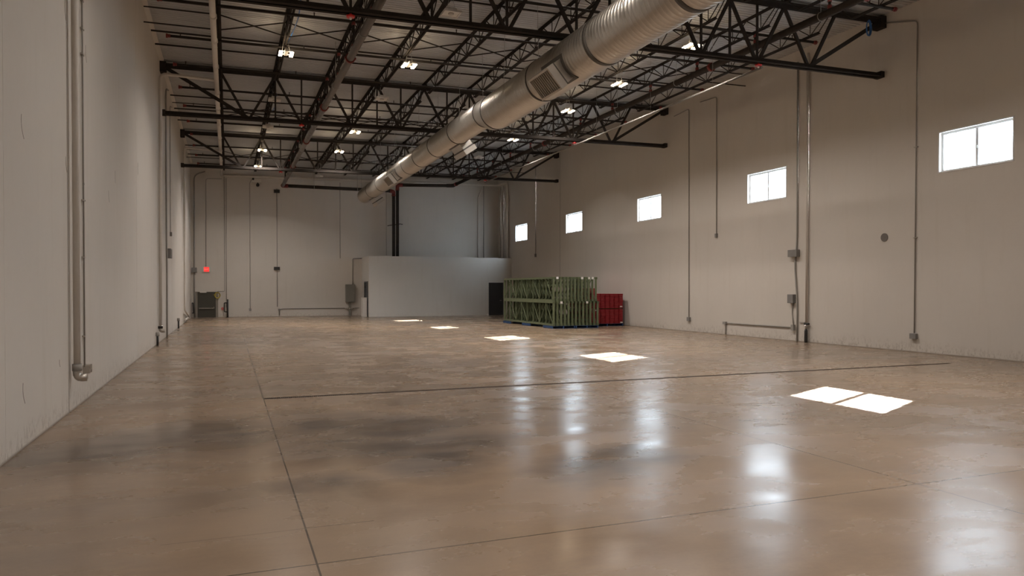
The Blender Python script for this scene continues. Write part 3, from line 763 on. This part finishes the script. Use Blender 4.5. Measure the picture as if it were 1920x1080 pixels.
conduit('thin conduit ending high on the windowless wall in a small box', 'L', [(33.2, 9.3), (32.0, 9.1), (31.9, 4.05)], .016, [(31.95, 3.98, .14, .16, .08, 'box')], rad=.4)
conduit('dark conduit in the far corner beside the exit door', 'B', [(-1.3, 9.15), (-1.93, 8.9), (-1.95, 3.05), (-1.95, 0.0)], .045, [(-1.95, 2.98, .30, .30, .18, 'box')], rad=.3)
conduit('thin conduit dropping to the exit sign', 'B', [(-.33, 8.75), (-1.26, 8.72), (-1.28, 3.2)], .020, rad=.15)
conduit('thin conduit dropping toward the yellow cord by the exit door', 'B', [(-.20, 8.9), (-.20, 1.66), (-.62, 1.64)], .018, rad=.05)
conduit('thin conduit dropping to the red pull station', 'B', [(-.08, 8.8), (-.10, .62)], .018)
conduit('thin conduit to a low outlet box on the end wall', 'B', [(1.45, 8.82), (1.33, 8.6), (1.32, .52)], .020, [(1.32, .47, .13, .16, .08, 'box')], rad=.1)
conduit('conduit with two small dark boxes on the end wall', 'B', [(2.97, 8.3), (2.98, .65)], .024, [(2.97, 8.12, .36, .20, .12, 'black'), (2.96, 3.13, .36, .20, .12, 'black')])
conduit('low horizontal conduit running to the electrical panel stand', 'B', [(3.1, .08), (3.12, .46), (3.3, .52), (8.25, .52)], .026, [(3.10, .46, .15, .12, .09, 'conduit')], rad=.06)
conduit('thin conduit on the end wall stopping above the panel', 'B', [(7.0, 8.9), (7.0, 3.85)], .022)
conduit('thin conduit beside the black risers on the end wall', 'B', [(10.10, 8.55), (10.10, 4.1)], .018)
conduit('dark vertical line above the office on the end wall', 'B', [(17.15, 9.2), (17.15, 3.95)], .032)
for n, (y, r, mt) in enumerate(((48.95, .030, 'conduit'), (48.35, .034, 'conduit'), (47.75, .040, 'pvc'))):
    conduit('vertical line above the office on the windowed wall, %s from the corner' % ORD[n], 'R', [(y, 9.1), (y, 3.95)], r, mat=mt)
conduit('pale slanted pipe dropping behind the office roof', 'B', [(17.0, 9.05, .3), (16.72, 8.4), (16.72, 3.95)], .06, rad=.15, mat='pvc')
# windowed wall
conduit('tall conduit with two grey boxes beside the windowed wall downpipe', 'R', [(19.75, 9.6), (19.75, 3.3), (19.85, 2.7), (19.72, 1.4), (19.72, 0.0)], .034,
        [(19.85, 3.04, .42, .24, .16, 'box'), (19.96, 1.47, .26, .30, .14, 'box')], rad=.4)
conduit('low horizontal conduit with a leg, along the windowed wall', 'R', [(23.58, .02), (23.58, .47), (19.92, .47)], .026, [(23.62, .47, .18, .10, .09, 'conduit'), (19.90, .47, .12, .20, .1, 'conduit')], rad=.05)
conduit('short flexible conduit from the lower grey box down the wall', 'R', [(19.93, 1.34), (19.98, 1.0), (19.90, .55)], .022, rad=.2)
conduit('long conduit to a low outlet, third from the camera on the windowed wall', 'R', [(27.2, 9.38), (26.10, 9.45), (26.04, .62)], .022, [(26.03, .53, .18, .16, .09, 'box')], rad=.1)
conduit('conduit ending halfway down the windowed wall between second and third window', 'R', [(25.3, 9.55), (24.22, 9.5), (24.19, 3.98)], .022, [(24.19, 3.95, .11, .16, .08, 'box')], rad=.1)
conduit('conduit to a low outlet under the first high window', 'R', [(16.2, 9.72), (15.12, 9.42), (15.14, .55)], .020, [(15.15, .46, .20, .15, .09, 'box')], [(15.13, 5.85), (15.13, 3.27)], rad=.1)
conduit('short drop conduit between the last two high windows', 'R', [(42.6, 9.6), (42.6, 3.98)], .028, [(42.6, 3.95, .16, .20, .08, 'box')])
t = tag(MB().disc((XR - .008, 16.2, 3.35), (1, 0, 0), .125, .016, 24).build('cover_plate', M['spot']), 'round grey cover plate on the windowed wall', 'cover plate')

# ------------------------------------------------------------------ end wall fittings
YW = YB
d = thing('door_1', 'dark olive exit door with push bar in the end wall corner', 'door', (-1.24, YW, 0), kind='structure')
q = MB()
for a, c in (((-1.90, YW - .06, 0), (-1.78, YW + .02, 1.62)), ((-.72, YW - .06, 0), (-.58, YW + .02, 1.62))): q.box(a, c)
q.build('door_frame', M['doortan'], d)
q = MB(); q.box((-1.92, YW - .07, 1.62), (-.66, YW + .02, 1.86)); q.build('lintel', M['wall'], d)
q = MB(); q.box((-1.78, YW - .035, .005), (-.72, YW + .01, 1.61)); lf = q.build('door_leaf', M['doorgreen'], d)
q = MB(); q.box((-1.70, YW - .12, .56), (-.80, YW - .09, .61)); q.box((-.86, YW - .12, .55), (-.80, YW - .03, .66)); q.box((-1.70, YW - .12, .55), (-1.66, YW - .03, .62)); q.build('push_bar', M['steelbar'], lf)
q = MB(); q.box((-1.64, YW - .12, 1.56), (-1.26, YW - .035, 1.63)); q.build('door_closer', M['white'], lf)
t = thing('exit_sign', 'glowing red exit sign high beside the far corner', 'exit sign', (-1.26, YW, 3.02))
q = MB(); q.box((-1.46, YW - .10, 2.86), (-1.08, YW - .005, 3.19)); q.build('housing', M['white'], t)
q = MB(); q.box((-1.40, YW - .112, 2.885), (-1.10, YW - .098, 3.165)); q.build('face', M['exit'], t)
cu = bpy.data.curves.new('exit_text', 'FONT'); cu.body = 'EXIT'; cu.size = .115; cu.extrude = .003; cu.align_x = 'CENTER'; cu.align_y = 'CENTER'
tmp = bpy.data.objects.new('exit_text', cu); COL.objects.link(tmp)
me = bpy.data.meshes.new_from_object(tmp.evaluated_get(bpy.context.evaluated_depsgraph_get())); bpy.data.objects.remove(tmp); bpy.data.curves.remove(cu)
me.materials.clear(); me.materials.append(M['exitw'])
lt = bpy.data.objects.new('lettering', me); COL.objects.link(lt); lt.parent = t
lt.rotation_euler = (math.pi / 2, 0, 0); lt.location = (0.01, -.117, .005)
def rail(label, x0, x1, z0, z1, post):
    t = thing('guard_rail', label, 'guard rail', ((x0 + x1) / 2, YW - .15, 0))
    q = MB(); y = YW - .16
    if post: 
        q.tube([(x1, y, 0), (x1, y, 1.14)], .045, 10)
        q.bend([(x1, y, z1), (x0, y, z1), (x0, y, z0), (x1, y, z0)], .032, 8, .05)
    else:
        q.bend([(x0, YW - .02, z1), (x0 + .05, y, z1), (x1, y, z0), (x1 - .06, YW - .02, z0)], .036, 8, .05)
    q.build('rail', M['black'], t); return t
rail('black bent guard rail in the corner beside the exit door', -2.08, -2.00, .30, .92, False)
rail('black guard rail on a post past the exit door', -.22, -.02, .36, .92, True)
t = thing('pull_station', 'small red fire alarm pull station beside the guard rail post', 'alarm pull', (-.32, YW, .55))
q = MB(); q.box((-.39, YW - .07, .48), (-.27, YW - .003, .62)); q.build('housing', M['bright_red'], t)
q = MB(); q.box((-.36, YW - .085, .53), (-.30, YW - .07, .56)); q.build('pull_handle', M['tag'], t)
q = MB()
for i in range(3):
    q.tube([(-.62 + math.cos(a) * (.13 + .02 * i), YW - .09 - .02 * i, 1.40 + math.sin(a) * (.16 + .015 * i)) for a in [2 * math.pi * j / 20 for j in range(21)]], .014, 6)
q.tube([(-.72, YW - .10, 1.48), (-.86, YW - .10, 1.42), (-.62, YW - .10, 1.40)], .016, 6)
tag(q.build('coiled_cord', M['yellow']), 'yellow coiled cord hung at the top corner of the exit door', 'cord')
t = thing('electrical_panel', 'grey electrical panel on a post between exit door and office', 'electrical panel', (7.62, YW, 0))
q = MB(); q.box((7.33, YW - .26, .92), (7.94, YW - .004, 2.10)); cab = q.build('cabinet', M['panelgrey'], t)
q = MB(); q.box((7.36, YW - .275, .95), (7.91, YW - .26, 2.07)); dr = q.build('panel_door', M['panelgrey'], t)
q = MB(); q.box((7.86, YW - .295, 1.46), (7.885, YW - .275, 1.58)); q.build('latch', M['steelbar'], dr)
q = MB(); q.box((7.56, YW - .14, 0), (7.68, YW - .03, .92)); q.build('post', M['panelgrey'], t)
q = MB(); q.box((7.30, YW - .16, .46), (7.95, YW - .02, .54)); q.build('cross_arm', M['steelbar'], t)
conduit('conduit arching from the panel top over to the office', 'B', [(7.82, 2.10), (7.82, 3.86), (8.43, 3.87)], .028, rad=.12)
t = thing('security_camera', 'white boxed camera with dark lens high on the end wall', 'camera', (1.70, 49.2, 8.7))
q = MB(); q.box((1.45, 49.20, 8.60), (2.0, YW - .003, 8.86)); q.build('mount_box', M['white'], t)
q = MB(); q.tube([(1.80, 49.3, 8.62), (1.80, 49.3, 8.50)], .03, 8); q.tube([(1.80, 49.40, 8.44), (1.80, 49.12, 8.44)], .10, 12); q.build('camera_body', M['black'], t)
q = MB(); q.disc((1.52, 49.17, 8.80), (0, 1, 0), .07, .08, 12); q.build('lens', M['black'], t)
tag(MB().box((5.25, YW - .18, 8.66), (5.95, YW - .004, 8.92)).build('wall_light_box', M['white']), 'white unlit box under the high cross drain on the end wall', 'light box')
# blue cables up in the steel
q = MB(); q.bend([(1.80, 19.6, 9.40), (1.83, 20.6, 9.22), (1.80, 21.8, 9.25), (1.74, 23.4, 9.36)], .016, 8, .4)
tag(q.build('blue_cable', M['cable']), 'blue cable slung along the second joist line past the first truss', 'cable')
q = MB(); q.bend([(1.78, 29.6, 9.36), (1.82, 31.0, 9.20), (1.78, 32.3, 9.30)], .018, 8, .4)
tag(q.build('blue_cable', M['cable']), 'blue cable slung along the second joist line past the second truss', 'cable')
q = MB()
for i in range(3): q.tube([(17.45 + math.cos(a) * (.07 + .012 * i), 16.08 - .02 * i, 9.42 + math.sin(a) * (.21 + .01 * i)) for a in [2 * math.pi * j / 20 for j in range(21)]], .012, 6)
tag(q.build('blue_cable_coil', M['cable']), 'blue cable coil hung at the windowed wall end of the first truss', 'cable')

# ------------------------------------------------------------------ office block
OX, OY, OZ = 8.45, 46.9, 3.93
b = MB()
b.box((OX, OY, 0), (16.62, OY + .14, OZ)); b.box((17.68, OY, 0), (XR, OY + .14, OZ)); b.box((16.62, OY, 2.24), (17.68, OY + .14, OZ))
b.box((OX, OY + .14, 2.26), (OX + .14, YB, OZ)); b.box((OX, OY + .14, 0), (OX + .14, OY + .30, 2.26)); b.box((OX, 48.5, 0), (OX + .14, YB, 2.26))
b.box((OX + .14, OY + .14, OZ - .12), (XR, YB, OZ))
tag(b.build('wall_office', M['office']), 'white flat-roofed office block built in the far corner', 'wall', kind='structure')
d = thing('door_2', 'charcoal door in the office front beside the racks', 'door', (17.15, OY, 0), kind='structure')
q = MB(); q.box((16.62, OY + .02, .005), (17.68, OY + .07, 2.24)); lf = q.build('door_leaf', M['doorblack'], d)
q = MB(); q.box((16.62, OY - .015, 0), (16.665, OY + .02, 2.24)); q.box((17.635, OY - .015, 0), (17.68, OY + .02, 2.24)); q.box((16.665, OY - .015, 2.20), (17.635, OY + .02, 2.24)); q.build('door_frame', M['doorblack'], d)
q = MB(); q.tube([(17.54, OY - .05, 1.02), (17.42, OY - .05, 1.02)], .014, 8); q.tube([(17.54, OY + .02, 1.02), (17.54, OY - .05, 1.02)], .014, 8); q.build('handle', M['steelbar'], lf)
tag(MB().box((16.46, OY - .14, 0), (16.58, OY - .01, .10)).tube([(16.52, OY - .08, .1), (16.52, OY - .08, .16)], .03, 8).build('door_stop', M['tag']), 'small pale door stop at the foot of the charcoal door', 'door stop')
d = thing('door_3', 'slate grey door in the narrow side of the office', 'door', (OX, 47.4, 0), kind='structure')
q = MB(); q.box((OX + .03, OY + .30, .005), (OX + .08, 48.5, 2.26)); lf = q.build('door_leaf', M['doorblue'], d)
q = MB()
for z in (.35, 1.25, 1.95): q.box((OX - .012, 48.40, z - .07), (OX + .03, 48.46, z + .07))
q.build('hinge', M['black'], lf)
q = MB(); q.box((OX - .03, 48.42, 0), (OX + .03, 48.52, 2.30)); q.box((OX - .03, OY + .26, 0), (OX + .03, OY + .34, 2.30)); q.box((OX - .03, OY + .34, 2.22), (OX + .03, 48.42, 2.30)); q.build('door_frame', M['doorblue'], d)
tag(MB().box((OX - .34, OY + .42, .02), (OX - .06, OY + .95, 1.22)).box((OX - .36, OY + .40, 1.22), (OX - .04, OY + .97, 1.25)).box((OX - .33, OY + .43, 0), (OX - .07, OY + .47, .02)).box((OX - .33, OY + .90, 0), (OX - .07, OY + .94, .02)).build('side_cabinet', M['white']), 'narrow white cabinet standing by the slate office side door', 'cabinet')

# ------------------------------------------------------------------ trench drain
t = thing('trench_drain', 'long rusty trench drain grate crossing the floor', 'floor drain', (DX0, 12.56, 0))
q = MB(); q.box((DX0, DY0, -.16), (DX1, DY1, -.14)); q.box((DX0, DY0, -.14), (DX1, DY0 + .006, -.012)); q.box((DX0, DY1 - .006, -.14), (DX1, DY1, -.012)); q.build('channel', M['pit'], t)
q = MB(); x = DX0 + .01
while x < DX1 - .02:
    q.box((x, DY0 + .006, -.020), (x + .016, DY1 - .006, -.003)); x += .031
q.box((DX0, DY0, -.012), (DX1, DY0 + .014, -.001)); q.box((DX0, DY1 - .014, -.012), (DX1, DY1, -.001))
q.build('grate', M['grate'], t)

# ------------------------------------------------------------------ rack uprights on pallets
PZ = .125
def pallet_proto(loc, label, wx, wy):
    t = thing('pallet', label, 'pallet', loc, 'blue pallets'); x, y, z = loc
    q = MB()
    for i in range(7):
        yy = y + (wy - .09) * i / 6; q.box((x, yy, PZ - .018), (x + wx, yy + .09, PZ))
    q.build('deck_boards', M['blue'], t)
    for i in range(3):
        xx = x + (wx - .05) * i / 2; q = MB(); q.box((xx, y, .018), (xx + .05, y + wy, PZ - .018)); q.build('stringer', M['blueb'], t)
    q = MB()
    for i in range(3):
        yy = y + (wy - .09) * i / 2; q.box((x, yy, 0), (x + wx, yy + .09, .018))
    q.build('base_boards', M['blue'], t)
    return t
RX0, RY0 = 13.74, 30.02
pal = pallet_proto((RX0 - .06, RY0 - .02, 0), 'blue pallet under the camera-facing corner of the green racks', 1.16, 1.02); plt = tree(pal)
dup(pal, plt, (RX0 + 1.14, RY0 - .02, 0), 'blue pallet under the green racks, beside the red stack')
dup(pal, plt, (RX0 - .06, RY0 + 2.6, 0), 'blue pallet under the middle of the green racks, open side')
dup(pal, plt, (RX0 + 1.14, RY0 + 2.6, 0), 'blue pallet under the middle of the green racks, window side')
dup(pal, plt, (RX0 - .06, RY0 + 5.25, 0), 'blue pallet under the far end of the green racks, open side')
dup(pal, plt, (RX0 + 1.14, RY0 + 5.25, 0), 'blue pallet under the far end of the green racks, window side')

FL, FH, FW = 6.3, 1.115, .074
def upright(loc, label, mat, phase, white):
    t = thing('rack_upright', label, 'rack upright', loc, 'green rack uprights stored on edge'); x, y, z = loc
    for z0 in (0, FH - .082):
        q = MB(); q.box((x, y, z0 + z), (x + .006, y + FL, z0 + z + .082)); q.box((x + FW - .006, y, z0 + z), (x + FW, y + FL, z0 + z + .082))
        zz = z0 + z + (.076 if z0 == 0 else 0); zz2 = z0 + z + (0 if z0 == 0 else .076)
        q.box((x + .006, y, zz2), (x + FW - .006, y + FL, zz2 + .006)); q.box((x + .006, y + .004, zz), (x + .022, y + FL, zz + .006)); q.box((x + FW - .022, y + .004, zz), (x + FW - .006, y + FL, zz + .006))
        q.build('column', mat, t)
    xs = x + FW / 2
    for i in range(9):
        yy = y + .12 + (FL - .24) * i / 8
        if i in (0, 8):
            yy = y + .03 if i == 0 else y + FL - .03
            q = MB(); q.box((xs - .043, yy - .025, z + .078), (xs + .043, yy + .025, z + FH - .078)); q.build('end_strut', mat, t); continue
        q = MB(); q.box((xs - .022, yy - .018, z + .078), (xs + .022, yy + .018, z + FH - .078)); q.build('strut', mat, t)
    for i in range(8):
        ya, yb_ = y + .12 + (FL - .24) * i / 8, y + .12 + (FL - .24) * (i + 1) / 8
        if (i + phase) % 2: ya, yb_ = yb_, ya
        q = MB(); q.bar((xs, ya, z + .085), (xs, yb_, z + FH - .085), .026, .026, (1, 0, 0)); q.build('brace', mat, t)
    for z0 in (0, FH - .100):
        q = MB(); q.box((x - .020, y - .014, z + z0), (x + FW + .020, y, z + z0 + .100)); q.build('foot_plate', M['tag'] if white and z0 > 0 else M['green'], t)
    return t
PR = {}
for tier in range(2):
    xs0 = RX0; pitch = .187 if tier == 0 else .180
    for i in range(13):
        z = PZ + tier * (FH + .003); x = xs0 + pitch * i; y = RY0 + (.0 if tier == 0 else .02)
        white = (tier, i) in ((0, 2), (0, 9), (1, 1), (1, 8), (1, 10), (1, 11))
        key = (i % 2, white)
        lab = 'green rack upright on edge, %s tier, %s from the open floor side' % ('lower' if tier == 0 else 'upper', ORD[i])
        if key not in PR:
            o = upright((x, y, z), lab, M['green'] if i % 2 else M['greenb'], i % 2, white); PR[key] = (o, tree(o))
        else: dup(PR[key][0], PR[key][1], (x, y, z), lab)

# red crossbars on pallets
def crossbar(loc, label, L=2.4):
    t = thing('rack_crossbar', label, 'rack crossbar', loc, 'red rack crossbars stacked on pallets'); x, y, z = loc
    q = MB(); q.box((x, y + .03, z), (x + .235, y + L, z + .082)); q.build('bar', M['redbeam'], t)
    q = MB(); q.box((x + .03, y, z - .0), (x + .205, y + .03, z + .080)); q.build('end_plate', M['redbeam'], t)
    return t
bp = None; bpt = None
def stack(x0, y0, cols, layers_lo, layers_hi, name, base=None):
    global bp, bpt
    for tier, nl in ((0, layers_lo), (1, layers_hi)):
        zb = base if base else (PZ if tier == 0 else PZ + layers_lo * .088 + .045)
        for l in range(nl):
            for c in range(cols):
                loc = (x0 + c * .252 + (random.uniform(-.006, .006)), y0 + random.uniform(-.01, .01), zb + l * .088)
                lab = ('red crossbar, %s, %s bundle, layer %d from below, column %d from green racks' % (name, 'lower' if tier == 0 else 'upper', l + 1, c + 1)) if not base else 'loose red crossbar on top of the red stack, layer %d from below' % (l + 1)
                if bp is None: bp = crossbar(loc, lab); bpt = tree(bp)
                else: dup(bp, bpt, loc, lab)
AX, AY = 16.30, 31.2
stack(AX, AY, 7, 8, 8, 'front stack')
stack(AX, AY + .02, 1, 0, 3, 'odd pile on top', PZ + 16 * .088 + .047)
for i in range(2):
    tag(MB().box((AX, AY + .25 + 1.5 * i, PZ + 8 * .088), (AX + 1.74, AY + .37 + 1.5 * i, PZ + 8 * .088 + .042)).build('timber_spacer', M['wood']), 'timber spacer between red bundles, %s' % ('toward the camera' if i == 0 else 'toward the office'), 'spacer', 'timber spacers')
rp = pallet_proto((AX, AY, 0), 'wide blue pallet under the red crossbars, camera end', 1.75, 1.02); rpt = tree(rp)
dup(rp, rpt, (AX, AY + 1.35, 0), 'wide blue pallet under the red crossbars, office end')
# shipping tags: one small card each
for n, (dx, dz) in enumerate(((1.58, .02), (1.56, .80), (.22, .62))):
    tag(MB().box((AX + dx, AY - .020, PZ + dz), (AX + dx + .13, AY - .009, PZ + dz + .055)).build('shipping_tag', M['tag']), 'small white tag on the red crossbars, %s' % ('bottom corner by the wall', 'halfway up by the wall', 'behind the green racks')[n], 'tag', 'tags on the red crossbars')

# ------------------------------------------------------------------ daylight
sun = bpy.data.lights.new('sun', 'SUN'); sun.energy = 88.0; sun.angle = math.radians(0.2); sun.color = (0.97, 0.985, 1.0)
so = bpy.data.objects.new('sun', sun); COL.objects.link(so); so.location = (40, 20, 20)
so.rotation_euler = Vector((-1.587, -0.77, -1.0)).to_track_quat('-Z', 'Y').to_euler()
w = bpy.data.worlds.new('sky'); S.world = w; w.use_nodes = True
bg = w.node_tree.nodes['Background']; bg.inputs[0].default_value = (0.76, 0.87, 1.0, 1); bg.inputs[1].default_value = 24.0

# ------------------------------------------------------------------ camera
cam = bpy.data.cameras.new('camera'); co = bpy.data.objects.new('camera', cam); COL.objects.link(co); S.camera = co
cam.sensor_fit = 'HORIZONTAL'; cam.sensor_width = 36.0; cam.lens = 1362.3 / 1920 * 36.0; cam.shift_y = 20.0 / 1920; cam.clip_end = 300
yaw, pit, rol = math.radians(21.349), math.radians(-0.756), math.radians(0.031)
f = Vector((math.sin(yaw) * math.cos(pit), math.cos(yaw) * math.cos(pit), math.sin(pit)))
rt = Vector((math.cos(yaw), -math.sin(yaw), 0)); up = rt.cross(f)
r2 = rt * math.cos(rol) + up * math.sin(rol); u2 = up * math.cos(rol) - rt * math.sin(rol)
mw = Matrix((r2, u2, -f)).transposed().to_4x4(); mw.translation = (0, 0, 1.8)
co.matrix_world = mw

S.cycles.use_light_tree = False
S.view_settings.view_transform = 'Standard'; S.view_settings.look = 'None'; S.view_settings.gamma = 1.0
S.view_settings.use_curve_mapping = False; S.view_settings.exposure = -0.12
